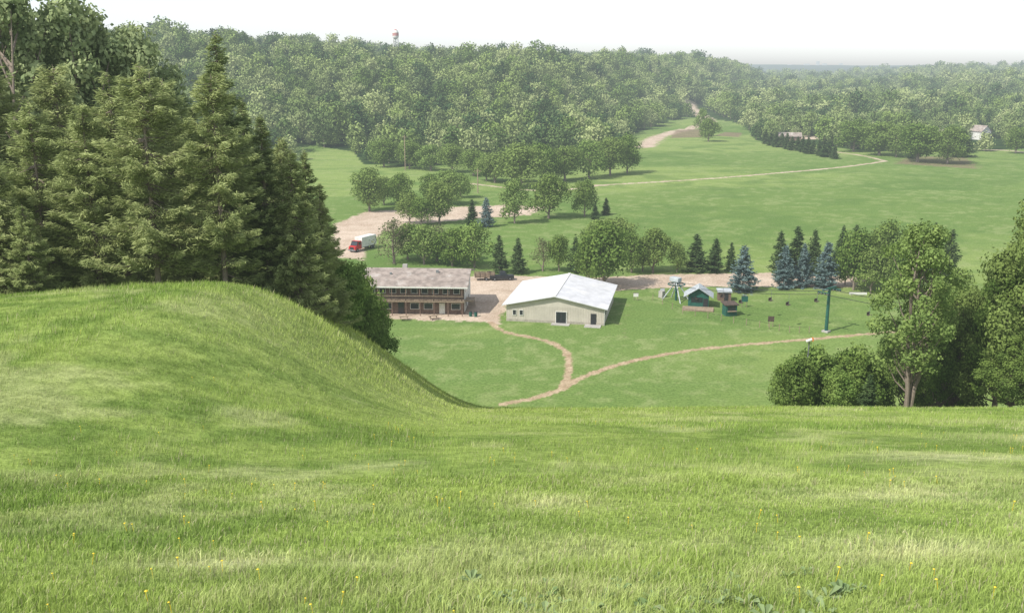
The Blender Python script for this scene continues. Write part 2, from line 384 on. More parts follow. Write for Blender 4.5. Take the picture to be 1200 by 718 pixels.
for x,y,s,m in ((24.6,79,1.0,SH),(26.8,82,1.25,SH2),(29.4,80,1.1,SH),(31,83,1.3,SH2),(28.0,77.5,.75,SH2),(32.5,85,1.15,SH)):
    linkobj("shrub",m,(x,y,hz(x,y)-.4),(0,0,x*3),(s*.9,s*.9,s))
linkobj("spruce_tree",MC[0],(29.3,75,hz(29.3,75)-.1),(0,0,1),(.38,.38,.33))
# ---- left plantation
P1=conifer("pine_tree",31,12,6.8,30000,.36,.06,[L_pine,bark],.19,.036,8,.62,True,.30,.10)
P2=conifer("pine_tree",32,12,6.2,28000,.36,.06,[L_pine,bark],.15,.036,8,.6,True,.32,.06)
P3=conifer("spruce_tree",33,14,5.6,40000,.32,.06,[L_conn,bark],.04,.029,8,.8,True,.12,-.05)
P4=conifer("spruce_tree",34,8,5.2,32000,.28,.055,[L_pine,bark],.02,.036,8,.8,True,.1,-.05)
def near(m,px,y,h,H0,w=1.0,nm=None):
    z=0
    for _ in range(4):
        x=(px-600)/FPX*depth(0,y,z); z=hz(x,y)
    s=h/H0
    linkobj(nm or m.name.split(".")[0],m,(x,y,z-.15),(0,0,px*.7),(s*w,s*w,s))
for a in [(P4,8,44,7.6,8,1.0),(P1,62,47,10.5,12,1),(P2,120,46,10,12,1),(P1,188,45.5,11.4,12,1),(P2,266,46,11.0,12,.95),(P4,232,52,9,8,.85),(P3,318,48,9.6,14,1.2),(P4,350,48,8.2,8,.8),(P4,381,50,6.6,8,.8),(P3,366,54,9.4,14,1),
          (P3,275,52,15.2,14,.9),(P1,20,53,14.5,12,.95),(P2,95,55,15,12,.9),(P1,155,55,14.5,12,.9),(P2,215,57,15,12,.85),(P3,300,58,14,14,1),(P3,245,60,14.5,14,1),(P1,340,58,11.5,12,.8),(P2,-40,50,13,12,1),(P1,-90,52,13,12,1),(P4,40,43,4.8,8,1),(P3,345,64,14,14,1),(P3,382,60,9.5,14,1.1)]:
    near(*a)
TL=decid("deciduous_tree",35,20,11,16000,.3,[L_back,bark],.2,52,2,.014,True,(.05,.11))
for px,y,h in ((-20,66,26),(45,64,25.5),(120,66,25.8),(180,68,25.2),(90,76,30),(150,78,30.5),(10,76,31),(-80,68,25),(200,74,26)):
    near(TL,px,y,h,20,.85)
for px,y,h,w in ((400,60,4.6,.9),(415,66,6.2,.8),(430,68,5.0,.8),(440,70,4.4,.8),(392,56,3.8,1.1)):
    near(SH2,px,y,h,5.5,w,"shrub")
# ------------------------------------------------------------ scatter (instanced collections)
def scatter(name,P,scl,objs,tilt=.0):
    col=bpy.data.collections.new(name+"_parts")
    for o in objs: col.objects.link(o)
    me=bpy.data.meshes.new(name); me.vertices.add(len(P)); me.vertices.foreach_set("co",np.asarray(P,np.float32).ravel())
    a=me.attributes.new("scl",'FLOAT','POINT'); a.data.foreach_set("value",np.asarray(scl,np.float32))
    o=linkobj(name,me)
    ng=bpy.data.node_groups.new(name,'GeometryNodeTree')
    ng.interface.new_socket("Geometry",in_out='INPUT',socket_type='NodeSocketGeometry'); ng.interface.new_socket("Geometry",in_out='OUTPUT',socket_type='NodeSocketGeometry')
    gi=ng.nodes.new("NodeGroupInput");go=ng.nodes.new("NodeGroupOutput");ip=ng.nodes.new("GeometryNodeInstanceOnPoints")
    ci=ng.nodes.new("GeometryNodeCollectionInfo"); ci.inputs["Collection"].default_value=col; ci.inputs["Separate Children"].default_value=True; ci.inputs["Reset Children"].default_value=True
    rv=ng.nodes.new("FunctionNodeRandomValue"); rv.data_type='FLOAT_VECTOR'; rv.inputs[0].default_value=(-tilt,-tilt,0); rv.inputs[1].default_value=(tilt,tilt,6.283)
    ri=ng.nodes.new("FunctionNodeRandomValue"); ri.data_type='INT'; ri.inputs[4].default_value=0; ri.inputs[5].default_value=len(objs)-1; ri.inputs["Seed"].default_value=5
    na_=ng.nodes.new("GeometryNodeInputNamedAttribute"); na_.data_type='FLOAT'; na_.inputs["Name"].default_value="scl"
    l=ng.links.new
    l(gi.outputs[0],ip.inputs["Points"]); l(ci.outputs[0],ip.inputs["Instance"]); ip.inputs["Pick Instance"].default_value=True
    l(ri.outputs[2],ip.inputs["Instance Index"]); l(rv.outputs[0],ip.inputs["Rotation"]); l(na_.outputs[0],ip.inputs["Scale"]); l(ip.outputs[0],go.inputs[0])
    md=o.modifiers.new("scatter",'NODES'); md.node_group=ng
    return o
def proto(name,me): return bpy.data.objects.new(name,me)
FP=[proto("forest_tree",decid("forest_tree",40+s,(10,12,13,11,14,9)[s],(10,9,11,12,9,8)[s],(700,660,720,800,620,560)[s],1.0,[L_for,bark],.12,(7,9,8,6,10,7)[s],1,.015,False,(.2,.33))) for s in range(6)]
FP.append(proto("forest_conifer",conifer("forest_conifer",50,12,6,500,1.3,.55,[L_forc,bark],.04,.06,7)))
pts=[];sc=[]
for y0,y1,sp_,s_ in ((465,800,8.6,1.08),(800,1300,12.5,1.35),(1300,2100,19,1.8),(2100,3200,32,2.4)):
    xs=np.arange(-.68*y1,.68*y1,sp_); ys=np.arange(y0,y1,sp_)
    gx,gy=np.meshgrid(xs,ys); gx=gx.ravel()+rng.uniform(-.5,.5,gx.size)*sp_; gy=gy.ravel()+rng.uniform(-.5,.5,gy.size)*sp_
    k=forest(gx,gy)&(np.abs(gx)<gy*.62+20); gx,gy=gx[k],gy[k]
    d=np.full(len(gx),1e9)
    for a,b in zip(RD[:-1],RD[1:]): d=np.minimum(d,np.minimum(segd(gx,gy,a,b),segd(gx*1.02,gy*1.02+16,a,b)))
    k=d>15; gx,gy=gx[k],gy[k]
    pts.append(np.stack([gx,gy,height(gx,gy)-.3],1)); sc.append(s_*(.55+.85*rng.random(len(gx))**1.4)*(1+.4*vnoise(gx/45,gy/45,91)))
pts=np.concatenate(pts);sc=np.concatenate(sc)
sites=[survey(1155,164),survey(938,163),survey(1098,158)]
for (hx,hy) in sites:
    L=math.hypot(hx,hy); ux,uy=hx/L,hy/L
    al=(pts[:,0]-hx)*ux+(pts[:,1]-hy)*uy; ac=np.abs((pts[:,0]-hx)*uy-(pts[:,1]-hy)*ux)
    k=~((ac<12)&(al>-100)&(al<12)); pts=pts[k];sc=sc[k]
tk=~(np.hypot(pts[:,0]+99,pts[:,1]-850)<12); pts=pts[tk];sc=sc[tk]
scatter("distant_forest",pts,sc,FP,.04)
# ------------------------------------------------------------ grass: one mesh of blades
def blades(bands):
    V3=[];V5=[];C3=[];C5=[]
    for y0,y1,dens,h,w,near_ in bands:
        A_=(y1-y0)*((y0+y1)*.6+6); n=int(A_*dens)
        y=np.sqrt(rng.uniform(y0**2,y1**2,n)); x=rng.uniform(-1,1,n)*(y*.6+3)
        n=len(x); cl=np.clip(vnoise(x/.35,y/.35,30)*2.2+.15,-.5,1)
        tall=(1+.7*np.clip(vnoise(x/3,y/3,33)*2.2,-.5,1))*(1+.6*cl)*(1+.9*S((-x-3)/6)*S((y-18)/15)*(.4+.6*S((12+x)/6)))
        z=height(x,y); hh=h*rng.uniform(.4,1.2,n)*tall; ln=rng.uniform(.15,.9,n)*hh
        da=rng.normal(.6,1.3,n); th=rng.uniform(0,6.28,n); w_=w*rng.uniform(.6,1.3,n)
        sx,sy=np.cos(th)*w_,np.sin(th)*w_; dx,dy=np.cos(da)*ln,np.sin(da)*ln
        zb=z-.04
        C=grass_rgb(x,y)*1.5*rng.uniform(.72,1.28,n)[:,None]
        dry=rng.random(n)<.09; C[dry]=np.array([.48,.45,.27])*rng.uniform(.7,1.1,dry.sum())[:,None]
        if near_:
            V=np.empty((n,5,3))
            V[:,0]=np.stack([x-sx,y-sy,zb],1);V[:,1]=np.stack([x+sx,y+sy,zb],1)
            V[:,2]=np.stack([x+sx*.8+dx*.3,y+sy*.8+dy*.3,z+hh*.6],1);V[:,3]=np.stack([x-sx*.8+dx*.3,y-sy*.8+dy*.3,z+hh*.6],1)
            V[:,4]=np.stack([x+dx,y+dy,z+hh*.92],1); V5.append(V); C5.append(np.repeat(C,5,0))
        else:
            V=np.empty((n,3,3)); V[:,0]=np.stack([x-sx,y-sy,zb],1);V[:,1]=np.stack([x+sx,y+sy,zb],1);V[:,2]=np.stack([x+dx,y+dy,z+hh],1); V3.append(V); C3.append(np.repeat(C,3,0))
    V5=np.concatenate(V5); V3=np.concatenate(V3); n5=len(V5); n3=len(V3)
    b=np.arange(n5)[:,None]*5; F4=b+np.array([0,1,2,3]); T3=b+np.array([3,2,4]); T3b=np.arange(n3*3).reshape(-1,3)+n5*5
    me=mk("grass",np.concatenate([V5.reshape(-1,3),V3.reshape(-1,3)]),[np.concatenate([T3,T3b]),F4],[BL],None,False,False)
    C=np.concatenate(C5+C3); rg=np.ones((len(C),4),np.float32); rg[:,:3]=np.clip(C,0,.9)
    me.attributes.new("col",'FLOAT_COLOR','POINT').data.foreach_set("color",rg.ravel())
    return me
linkobj("grass",blades([(2.6,7,2400,.052,.0028,True),(7,13,1200,.057,.004,True),(13,24,440,.067,.006,False),(24,42,170,.08,.010,False),(42,76,65,.10,.018,False)]))
# broad-leaved weeds
weedm=leafmat("weed_leaf",(.16,.24,.09),(.28,.36,.17),3,.3,(.3,.36,.2))
WD=[]
for s in range(3):
    r=np.random.default_rng(90+s); mb=MB()
    for k in range(9):
        a=r.uniform(0,6.28); L=r.uniform(.05,.10); wv=L*.28; d=np.array([math.cos(a),math.sin(a),0]); q=np.array([-d[1],d[0],0]); up=r.uniform(.2,.9)
        V=[d*.005,d*L*.4+q*wv*.6+[0,0,L*up*.5],d*L*.75+q*wv+[0,0,L*up*.8],d*L*1.1+[0,0,L*up*.75],d*L*.75-q*wv+[0,0,L*up*.8],d*L*.4-q*wv*.6+[0,0,L*up*.5]]
        mb.add(V,[(0,1,2),(0,2,3),(0,3,4),(0,4,5)],0)
    WD.append(proto("broad_leaf_weed",mb.mesh("broad_leaf_weed",[weedm])))
n=130; y=3.6+1.2*rng.random(n)**1.5*2.4; x=rng.normal(.9,.8,n); k=np.abs(x)<y*.6; x=x[k];y=y[k]
scatter("broad_leaf_weeds",np.stack([x,y,height(x,y)+.02],1),rng.uniform(.5,1.0,len(x)),WD,.2)
# dandelions
ym,_=newmat("dandelion_yellow"); finish(ym.node_tree,bsdf(ym.node_tree,(.70,.52,.04),.7),False)
mb=MB(); a=np.arange(8)/8*6.283; mb.add(np.concatenate([[[0,0,.085]],np.stack([.010*np.cos(a),.010*np.sin(a),np.full(8,.078)],1)]),[(0,i+1,(i+1)%8+1) for i in range(8)],0)
V,F=tube([(0,0,-.03),(0.005,0,.075)],[.002,.002],4); mb.add(V,F,0)
DN=proto("dandelion",mb.mesh("dandelion",[ym]))
n=360; y=3.8+24*rng.random(n); x=(rng.random(n)*1.2-.6)*y; k=vnoise(x/2.5,y/2.5,70)>.08; x=x[k];y=y[k]
scatter("dandelions",np.stack([x,y,height(x,y)+.02],1),rng.uniform(.7,1.3,len(x)),[DN],.2)
# ------------------------------------------------------------ building helpers
def box(name,size,loc,mat,parent,rot=(0,0,0),bev=0):
    sx,sy,sz=[v/2 for v in size]
    V=[(a*sx,b*sy,c*sz) for c in (-1,1) for a,b in ((-1,-1),(1,-1),(1,1),(-1,1))]
    F=[(3,2,1,0),(4,5,6,7),(0,1,5,4),(1,2,6,5),(2,3,7,6),(3,0,4,7)]
    o=linkobj(name,mk(name,V,[F],[mat]),loc,rot,(1,1,1),parent)
    if bev:
        b=o.modifiers.new("b",'BEVEL'); b.width=bev; b.segments=2
    return o
def poly(name,V,F,mat,parent,loc=(0,0,0),rot=(0,0,0)):
    me=bpy.data.meshes.new(name); me.from_pydata([tuple(v) for v in V],[],F); me.materials.append(mat); me.update()
    return linkobj(name,me,loc,rot,(1,1,1),parent)
def rod(name,pts,r,mat,parent,n=8):
    V,F=tube(pts,[r]*len(pts),n); k=len(V)
    me=bpy.data.meshes.new(name); me.from_pydata([tuple(v) for v in V],[],[tuple(int(q) for q in f) for f in F]+[tuple(range(n)),tuple(range(k-n,k))[::-1]]); me.materials.append(mat); me.update()
    return linkobj(name,me,parent=parent)
def empty(name,x,y,rz=0,z=None):
    o=bpy.data.objects.new(name,None); scene.collection.objects.link(o); o.location=(x,y,hz(x,y) if z is None else z); o.rotation_euler=(0,0,rz); return o
white=plain("white_paint",(.66,.65,.60),.6,.15,.8); roofw=plain("metal_roof",(.58,.58,.59),.45,.15,.5,0,(.64,.63,.61)); beige=plain("beige_siding",(.50,.46,.39),.7,.12,.6)
glass,nt=newmat("window_glass"); finish(nt,bsdf(nt,(.02,.025,.03),.15,None,0,.6))
dark=plain("dark_wood",(.09,.065,.05),.8,.4,3); brown=plain("brown_siding",(.18,.12,.09),.8,.3,2); shing=plain("weathered_shingle",(.30,.25,.215),.9,.35,.7,0,(.44,.40,.36))
concrete=plain("concrete",(.38,.36,.33),.9,.2,1); green=plain("lift_green",(.02,.10,.075),.5,.25,1.5); steel=plain("steel",(.25,.26,.27),.45,.2,2,.5)
red=plain("red_paint",(.45,.03,.03),.35,.15,2); rubber=plain("rubber",(.02,.02,.02),.9,.2,3); black=plain("dark_metal",(.03,.033,.035),.5,.3,2); wood=plain("raw_wood",(.30,.23,.16),.85,.3,3)
tin=plain("tin_roof",(.42,.45,.46),.5,.25,1); fadedred=plain("faded_red",(.48,.24,.22),.6,.1,1)
# ---- white metal building
x,y=survey(650,379); W,L,E,Rg=18.3,19.5,3.2,5.1
b=empty("metal_pole_building",x,y,rad(-11))
poly("walls",[(-W/2,0,-.3),(W/2,0,-.3),(W/2,L,-.3),(-W/2,L,-.3),(-W/2,0,E),(W/2,0,E),(W/2,L,E),(-W/2,L,E),(0,0,Rg),(0,L,Rg)],
     [(0,1,5,8,4),(2,3,7,9,6),(1,2,6,5),(3,0,4,7)],beige,b)
for sgn,nm in ((-1,"roof_left"),(1,"roof_right")):
    sl=(Rg-E)/(W/2); o=.7; t=.16
    xx=sgn*(W/2+o); zz=E-sl*o
    V=[(0,-o,Rg+.03),(xx,-o,zz+.03),(xx,L+o,zz+.03),(0,L+o,Rg+.03),(0,-o,Rg+t+.03),(xx,-o,zz+t+.03),(xx,L+o,zz+t+.03),(0,L+o,Rg+t+.03)]
    poly(nm,V,[(0,1,2,3),(4,5,6,7),(0,1,5,4),(1,2,6,5),(2,3,7,6)],roofw,b)
    for k in range(22):
        yy=-.5+k*(L+1)/21
        rod("roof_rib",[(0,yy,Rg+t+.035),(xx,yy,zz+t+.035)],.025,roofw,b,4)
box("ridge_cap",(.5,L+1.4,.06),(0,L/2,Rg+.22),white,b)
for k in range(60): box("siding_rib",(.05,.04,E-.1),(-W/2+.2+k*(W-.4)/59,-.02,E/2),beige,b)
box("base_trim",(W+.06,.06,.7),(0,-.07,.1),plain("base_band",(.36,.33,.27),.8),b)
def window(parent,x,z,w,h,yy=-.05,fr=white):
    box("window_glass",(w,.06,h),(x,yy,z),glass,parent)
    for dx in (-1,1): box("window_frame",(.08,.1,h+.16),(x+dx*(w/2+.04),yy-.01,z),fr,parent)
    for dz in (-1,1): box("window_frame",(w-.004,.1,.08),(x,yy-.01,z+dz*(h/2+.04)),fr,parent)
window(b,-7.6,1.75,.6,.9,-.08); window(b,-6.3,1.75,.6,.9,-.08)
box("double_door",(1.9,.08,2.15),(1.2,-.09,1.12),black,b)
for dx in (-.5,.5): box("door_glass",(.6,.04,1.4),(1.2+dx,-.16,1.3),glass,b)
box("door_frame",(.1,.12,2.2),(.2,-.1,1.12),white,b);box("door_frame",(.1,.12,2.2),(2.2,-.1,1.12),white,b);box("door_lintel",(2.1,.12,.1),(1.2,-.1,2.27),white,b)
box("service_door",(1.0,.08,2.1),(7.2,-.09,1.1),black,b); box("porch_slab",(3,2,.12),(7.2,-1.1,.06),concrete,b)
for yy in (3,8,13,18): 
    o=box("side_window",(.06,1.2,.8),(W/2+.04,yy,1.9),glass,b)
box("door_slab",(3.4,1.5,.12),(1.2,-.9,.05),concrete,b)
rod("gutter",[(-W/2-.72,-.7,E-.18),(-W/2-.72,L+.7,E-.18)],.08,white,b,6); rod("downspout",[(W/2+.05,-.05,0),(W/2+.05,-.05,E)],.06,white,b,6)
# ---- two-storey chalet
x,y=survey(486,368); W,L=19.2,12.5
b=empty("ski_chalet",x,y,rad(-3))
box("lower_walls",(W,L,3.0),(0,L/2,1.2),brown,b); box("upper_walls",(W-.02,L-.02,2.9),(0,L/2,4.16),brown,b)
Ev,Rg=6.0,7.7
poly("gables",[(-W/2+.03,.03,5.61),(W/2-.03,.03,5.61),(W/2-.03,L-.03,5.61),(-W/2+.03,L-.03,5.61),(-W/2+.03,L/2,Rg-.1),(W/2-.03,L/2,Rg-.1)],[(0,3,4),(1,2,5)],white,b)
for s0,yy in (("roof_front",-2.0),("roof_back",L+1)):
    ze=5.75 if yy<0 else 6.0
    V=[(-W/2-.9,L/2,Rg),(W/2+.9,L/2,Rg),(W/2+.9,yy,ze),(-W/2-.9,yy,ze)]
    V+= [(a,b_,c-.22) for a,b_,c in V]
    poly(s0,V,[(0,1,2,3),(7,6,5,4),(3,2,6,7),(1,5,6,2),(0,3,7,4)],shing,b)
box("fascia",(W+1.84,.08,.26),(0,-2.06,5.62),white,b)
box("side_wall_panel",(.06,L-.4,5.2),(W/2+.04,L/2,2.9),white,b)
for yy,zz in ((3,4.3),(8,4.3),(3,1.5),(8,1.5)): box("side_window",(.06,1.4,1.1),(W/2+.09,yy,zz),glass,b)
box("balcony_deck",(W+.3,1.9,.22),(0,-1.0,2.85),wood,b)
for k in range(8):
    px_=-W/2+.2+k*(W-.4)/7
    box("post",(.14,.14,5.7),(px_,-1.85,2.7),brown,b)
for zz in (3.35,3.65,3.95): box("rail",(W,.06,.1),(0,-2.0,zz),dark if zz<3.9 else wood,b)
for k in range(60): box("baluster",(.05,.04,.9),(-W/2+.3+k*(W-.6)/59,-1.95,3.42),dark,b)
for k in range(9): window(b,-W/2+1.4+k*2.05,4.6,1.1,1.1)
for k in range(7):
    xx=-W/2+1.7+k*2.65
    if k in (2,5): box("door",(1.1,.08,2.1),(xx,-.05,1.1),glass if k==2 else white,b)
    else: window(b,xx,1.5,1.6,1.1)
box("chimney",(.9,.9,1.0),(-3,L/2+2,7.5),concrete,b); box("vent",(.5,.5,.6),(4,L/2-2,7.4),steel,b); box("vent",(.4,.4,.5),(-5,L/2-3,7.1),steel,b)
box("stair_landing",(1.6,3,.2),(W/2+1.0,1.5,2.6),wood,b)
for k in range(10): box("stair_tread",(1.4,.3,.08),(W/2+1.0,3.1+k*.3,2.5-k*.25),wood,b)
for k,(tx_,ty_) in enumerate(((-6,-4.5),(-1.5,-5),(4,-4.4))):
    t=empty("picnic_table",x+tx_,y+ty_,rad(10*k)); box("top",(1.8,.75,.06),(0,0,.75),wood,t)
    for s_ in (-1,1): box("bench",(1.8,.28,.05),(0,s_*.75,.45),wood,t); box("leg",(.08,1.5,.08),(s_*.6,0,.4),dark,t); box("leg",(.08,.08,.72),(s_*.6,0,.36),dark,t)
for tx_,ty_ in ((10.9,-2.2),(11.9,-2.4)):
    t=empty("trash_barrel",x+tx_,y+ty_); V,F=tube([(0,0,0),(0,0,.3),(0,0,.6),(0,0,.9)],[.29,.3,.3,.29],14); q=MB(); q.add(V,F,0); linkobj("drum",q.mesh("drum",[green],True),parent=t); rod("lid",[(0,0,.9),(0,0,.97)],.31,black,t,14)
# ---- box truck
def wheel(parent,x,y,z,r,w,axis='y'):
    an=np.arange(16)/16*6.283
    V=[(x+r*math.cos(a),y-w/2,z+r*math.sin(a)) for a in an]+[(x+r*math.cos(a),y+w/2,z+r*math.sin(a)) for a in an]
    poly("wheel",V,[tuple(range(16)),tuple(range(31,15,-1))]+[(i,(i+1)%16,16+(i+1)%16,16+i) for i in range(16)],rubber,parent)
    V=[(x+r*.5*math.cos(a),y-w/2-.01,z+r*.5*math.sin(a)) for a in an]+[(x+r*.5*math.cos(a),y+w/2+.01,z+r*.5*math.sin(a)) for a in an]
    poly("hub",V,[tuple(range(16)),tuple(range(31,15,-1))],steel,parent)
x,y=survey(424,293)
b=empty("box_truck",x,y,rad(-118)); b.scale=(.95,.95,.95)
box("cargo_box",(6.6,2.5,2.7),(-1.9,0,2.35),white,b,bev=.06); box("chassis",(9.0,1.0,.3),(-1.1,0,.8),black,b)
poly("cab",[(1.6,-1.15,.7),(4.4,-1.15,.7),(4.4,1.15,.7),(1.6,1.15,.7),(1.6,-1.1,2.9),(2.9,-1.05,2.9),(2.9,1.05,2.9),(1.6,1.1,2.9),(3.5,-1.12,1.75),(3.5,1.12,1.75),(4.35,-1.1,1.55),(4.35,1.1,1.55)],
 [(0,3,7,4),(0,4,5,8,10,1),(3,2,11,9,6,7),(4,7,6,5),(8,9,11,10),(1,10,11,2),(0,1,2,3)],red,b)
poly("windshield",[(2.95,-.95,2.75),(3.5,-1.0,1.82),(3.5,1.0,1.82),(2.95,.95,2.75)],[(0,1,2,3)],glass,b,(.03,0,.01))
for s_ in (-1,1): box("side_window",(.9,.04,.7),(2.35,s_*1.14,2.25),glass,b)
box("bumper",(.25,2.3,.35),(4.5,0,.65),steel,b); box("grille",(.06,1.2,.6),(4.42,0,1.15),black,b)
for wx in (3.4,-3.0,-4.1):
    for s_ in (-1,1): wheel(b,wx,s_*1.05,.5,.5,.3)
# ---- pickup with stake trailer
def pickup(px,py,rz,mat):
    x,y=survey(px,py)
    b=empty("pickup_truck",x,y,rad(rz))
    poly("body",[(-2.7,-.95,.5),(2.7,-.95,.5),(2.7,.95,.5),(-2.7,.95,.5),(-2.7,-.95,1.15),(2.65,-.93,1.1),(2.65,.93,1.1),(-2.7,.95,1.15)],[(3,2,1,0),(4,5,6,7),(0,1,5,4),(1,2,6,5),(2,3,7,6),(3,0,4,7)],mat,b)
    poly("cab",[(-.6,-.9,1.13),(1.4,-.9,1.1),(1.4,.9,1.1),(-.6,.9,1.13),(-.4,-.75,1.85),(.75,-.75,1.85),(.75,.75,1.85),(-.4,.75,1.85)],[(4,5,6,7),(0,1,5,4),(1,2,6,5),(2,3,7,6),(3,0,4,7)],glass,b)
    box("roof",(1.2,1.5,.06),(.17,0,1.88),mat,b)
    for wx in (-1.7,1.75):
        for s_ in (-1,1): wheel(b,wx,s_*.88,.4,.4,.25)
pickup(588,328,8,black)
x,y=survey(568,328)
b=empty("stake_trailer",x,y,rad(6))
box("bed",(4.6,2.1,.15),(0,0,.8),wood,b)
for s_ in (-1,1):
    for zz in (1.1,1.4,1.7): box("side_board",(4.6,.05,.2),(0,s_*1.0,zz),wood,b)
    for k in range(5): box("stake",(.08,.08,1.1),(-2.2+k*1.1,s_*1.06,1.3),dark,b)
    wheel(b,.3,s_*1.0,.38,.38,.22)
rod("drawbar",[(2.3,0,.75),(3.6,0,.55)],.05,black,b)
for k in range(7): box("load_bale",(.8,.6,.5),(-1.7+.55*k,(-.4,.4)[k%2],1.13+.2*(k%3)),dark,b,(0,0,k))
# ---- chairlift
sx,sy=survey(792,352); tx,ty=survey(968,389)
dirv=np.array([tx-sx,ty-sy]); dirv/=np.linalg.norm(dirv); ang=math.atan2(dirv[1],dirv[0]); nrm=np.array([-dirv[1],dirv[0]])
b=empty("chairlift_station",sx,sy,ang)
an=np.arange(25)/24*6.283
rod("bullwheel",[(1.7*math.cos(a),1.7*math.sin(a),3.4) for a in an],.12,green,b)
for k in range(4):
    a=k*math.pi/4; rod("spoke",[(1.7*math.cos(a),1.7*math.sin(a),3.4),(-1.7*math.cos(a),-1.7*math.sin(a),3.4)],.06,steel,b)
rod("shaft",[(0,0,0),(0,0,3.7)],.22,green,b)
for s_ in (-1,1):
    rod("leg",[(-2.4,s_*1.6,-.2),(0,s_*.2,3.9)],.12,tin,b); rod("leg",[(2.4,s_*1.6,-.2),(0,s_*.2,3.9)],.12,tin,b)
box("motor_housing",(2.2,1.3,.9),(-.3,0,4.35),tin,b,bev=.1); box("counterweight",(1,1,1.4),(-3.6,0,.7),concrete,b)
hx,hy=survey(818,361)
b=empty("lift_operator_hut",hx,hy,rad(-12))
box("lower_walls",(4.0,3.4,2.5),(0,1.7,1.1),green,b); box("loading_window",(2.2,.06,1.0),(-.3,-.04,1.6),glass,b); box("door",(.9,.06,1.9),(1.4,-.04,.95),black,b)
poly("gable_walls",[(-2,0.02,2.35),(2,0.02,2.35),(0,0.02,3.9),(-2,3.38,2.35),(2,3.38,2.35),(0,3.38,3.9)],[(0,1,2),(4,3,5)],green,b)
for s_ in (-1,1):
    V=[(0,-.7,4.0),(s_*2.9,-.7,1.95+.2),(s_*2.9,4.1,2.15),(0,4.1,4.0)]; V+=[(p0,p1,p2+.12) for p0,p1,p2 in V]
    poly("roof_slope",V,[(3,2,1,0),(4,5,6,7),(0,1,5,4),(1,2,6,5),(2,3,7,6)],tin,b)
box("platform",(6,3,.25),(0,-1.6,.15),wood,b)
hx,hy=survey(857,371)
b=empty("ticket_booth",hx,hy,rad(10)); box("walls",(2.2,2.0,2.2),(0,1,1.1),green,b); box("window",(1.5,.06,.8),(0,-.04,1.5),glass,b); box("roof",(2.8,2.6,.15),(0,1,2.3),dark,b,(.08,0,0)); box("counter",(1.8,.4,.08),(0,-.25,1.0),wood,b)
hx,hy=survey(849,353)
b=empty("equipment_shed",hx,hy,rad(-5)); box("walls",(2.6,2,1.9),(0,1,.95),brown,b); box("roof",(3,2.5,.12),(0,1,2.0),tin,b,(.12,0,0)); box("door",(.8,.06,1.6),(.3,-.04,.8),black,b)
b=empty("chairlift_tower",tx,ty,ang)
V,F=tube([(0,0,-.3),(0,0,8.2)],[.32,.24],12); mb=MB(); mb.add(V,F,0); linkobj("mast",mb.mesh("mast",[green],True),parent=b)
box("crossarm",(.3,4.6,.3),(0,0,8.0),green,b); box("footing",(1.2,1.2,.4),(0,0,.1),concrete,b)
for s_ in (-1,1):
    box("sheave_beam",(2.2,.12,.2),(0,s_*2.1,7.6),green,b)
    for k in range(4): wheel(b,-.9+k*.6,s_*2.1,7.42,.2,.12)
rod("work_platform",[(-1.2,-2.5,8.25),(1.2,-2.5,8.25)],.04,steel,b)
for k in range(14): box("ladder_rung",(.04,.4,.04),(-.35,0,1+k*.5),steel,b)
t2=np.array([tx,ty])+dirv*44
b=empty("chairlift_tower",t2[0],t2[1],ang); rod("mast",[(0,0,-.3),(0,0,9)],.28,green,b); box("crossarm",(.3,4.6,.3),(0,0,8.9),green,b)
for s_ in (-1,1): box("sheave_beam",(2.2,.12,.2),(0,s_*2.1,8.5),green,b)
ch=empty("chairlift_rope_and_chairs",0,0,0,0)
z2=hz(*t2)+8.4
for s_ in (-1,1):
    o=nrm*2.1*s_; o0=nrm*1.7*s_
    A0=np.array([sx+o0[0],sy+o0[1],3.4]);A1=np.array([tx+o[0],ty+o[1],7.3]);A2=np.array([t2[0]+o[0],t2[1]+o[1],z2])
    for q,(a,c) in enumerate(((A0,A1),(A1,A2))):
        tt=np.linspace(0,1,14); pts_=[a+(c-a)*t-np.array([0,0,1.0*4*t*(1-t)*.6]) for t in tt]
        rod("haul_rope",pts_,.05,black,ch,5)
        for t in ((.3,.62,.9) if s_>0 else (.2,.5,.8)):
            p_=a+(c-a)*t-np.array([0,0,4*t*(1-t)*.6])
            if p_[2]<3.6 and q==0 and t<.25: continue
            rod("chair_hanger",[p_,p_-np.array([0,0,1.2]),p_-np.array([.0,0,1.9])],.03,steel,ch,5)
            box("chair_seat",(1.1,.45,.07),tuple(p_-np.array([0,0,2.0])),dark,ch,(0,0,ang+math.pi/2)); box("chair_back",(1.1,.06,.5),tuple(p_-np.array([dirv[0]*.25,dirv[1]*.25,1.7])),dark,ch,(0,0,ang+math.pi/2))
pl=[survey(*q) for q in ((765,352),(800,368),(845,376),(890,384),(925,390),(960,391))]
fn=empty("rope_fence",0,0,0,0); prev=None
for (a,c) in zip(pl[:-1],pl[1:]):
    for t in (0,.33,.66):
        x=a[0]+(c[0]-a[0])*t;y=a[1]+(c[1]-a[1])*t;z=hz(x,y)
        rod("fence_post",[(x,y,z-.2),(x,y,z+1.25)],.06,wood,fn,6)
        if prev: rod("fence_rope",[prev,(x,y,z+1.1)],.02,rubber,fn,4)
        prev=(x,y,z+1.1)
def signboard(px,py,w,h,post,mat):
    x,y=survey(px,py); b=empty("notice_sign",x,y,rad(-5)); rod("post",[(-w*.35,0,0),(-w*.35,0,post)],.05,wood,b,6); rod("post",[(w*.35,0,0),(w*.35,0,post)],.05,wood,b,6); box("board",(w,.06,h),(0,-.08,post-h/2),mat,b); box("board_trim",(w+.1,.04,.08),(0,-.09,post+.05),dark,b)
signboard(903,383,1.1,.9,1.9,dark); signboard(872,360,1.3,1.1,2.2,green); signboard(1005,348,3.6,.5,1.0,white)
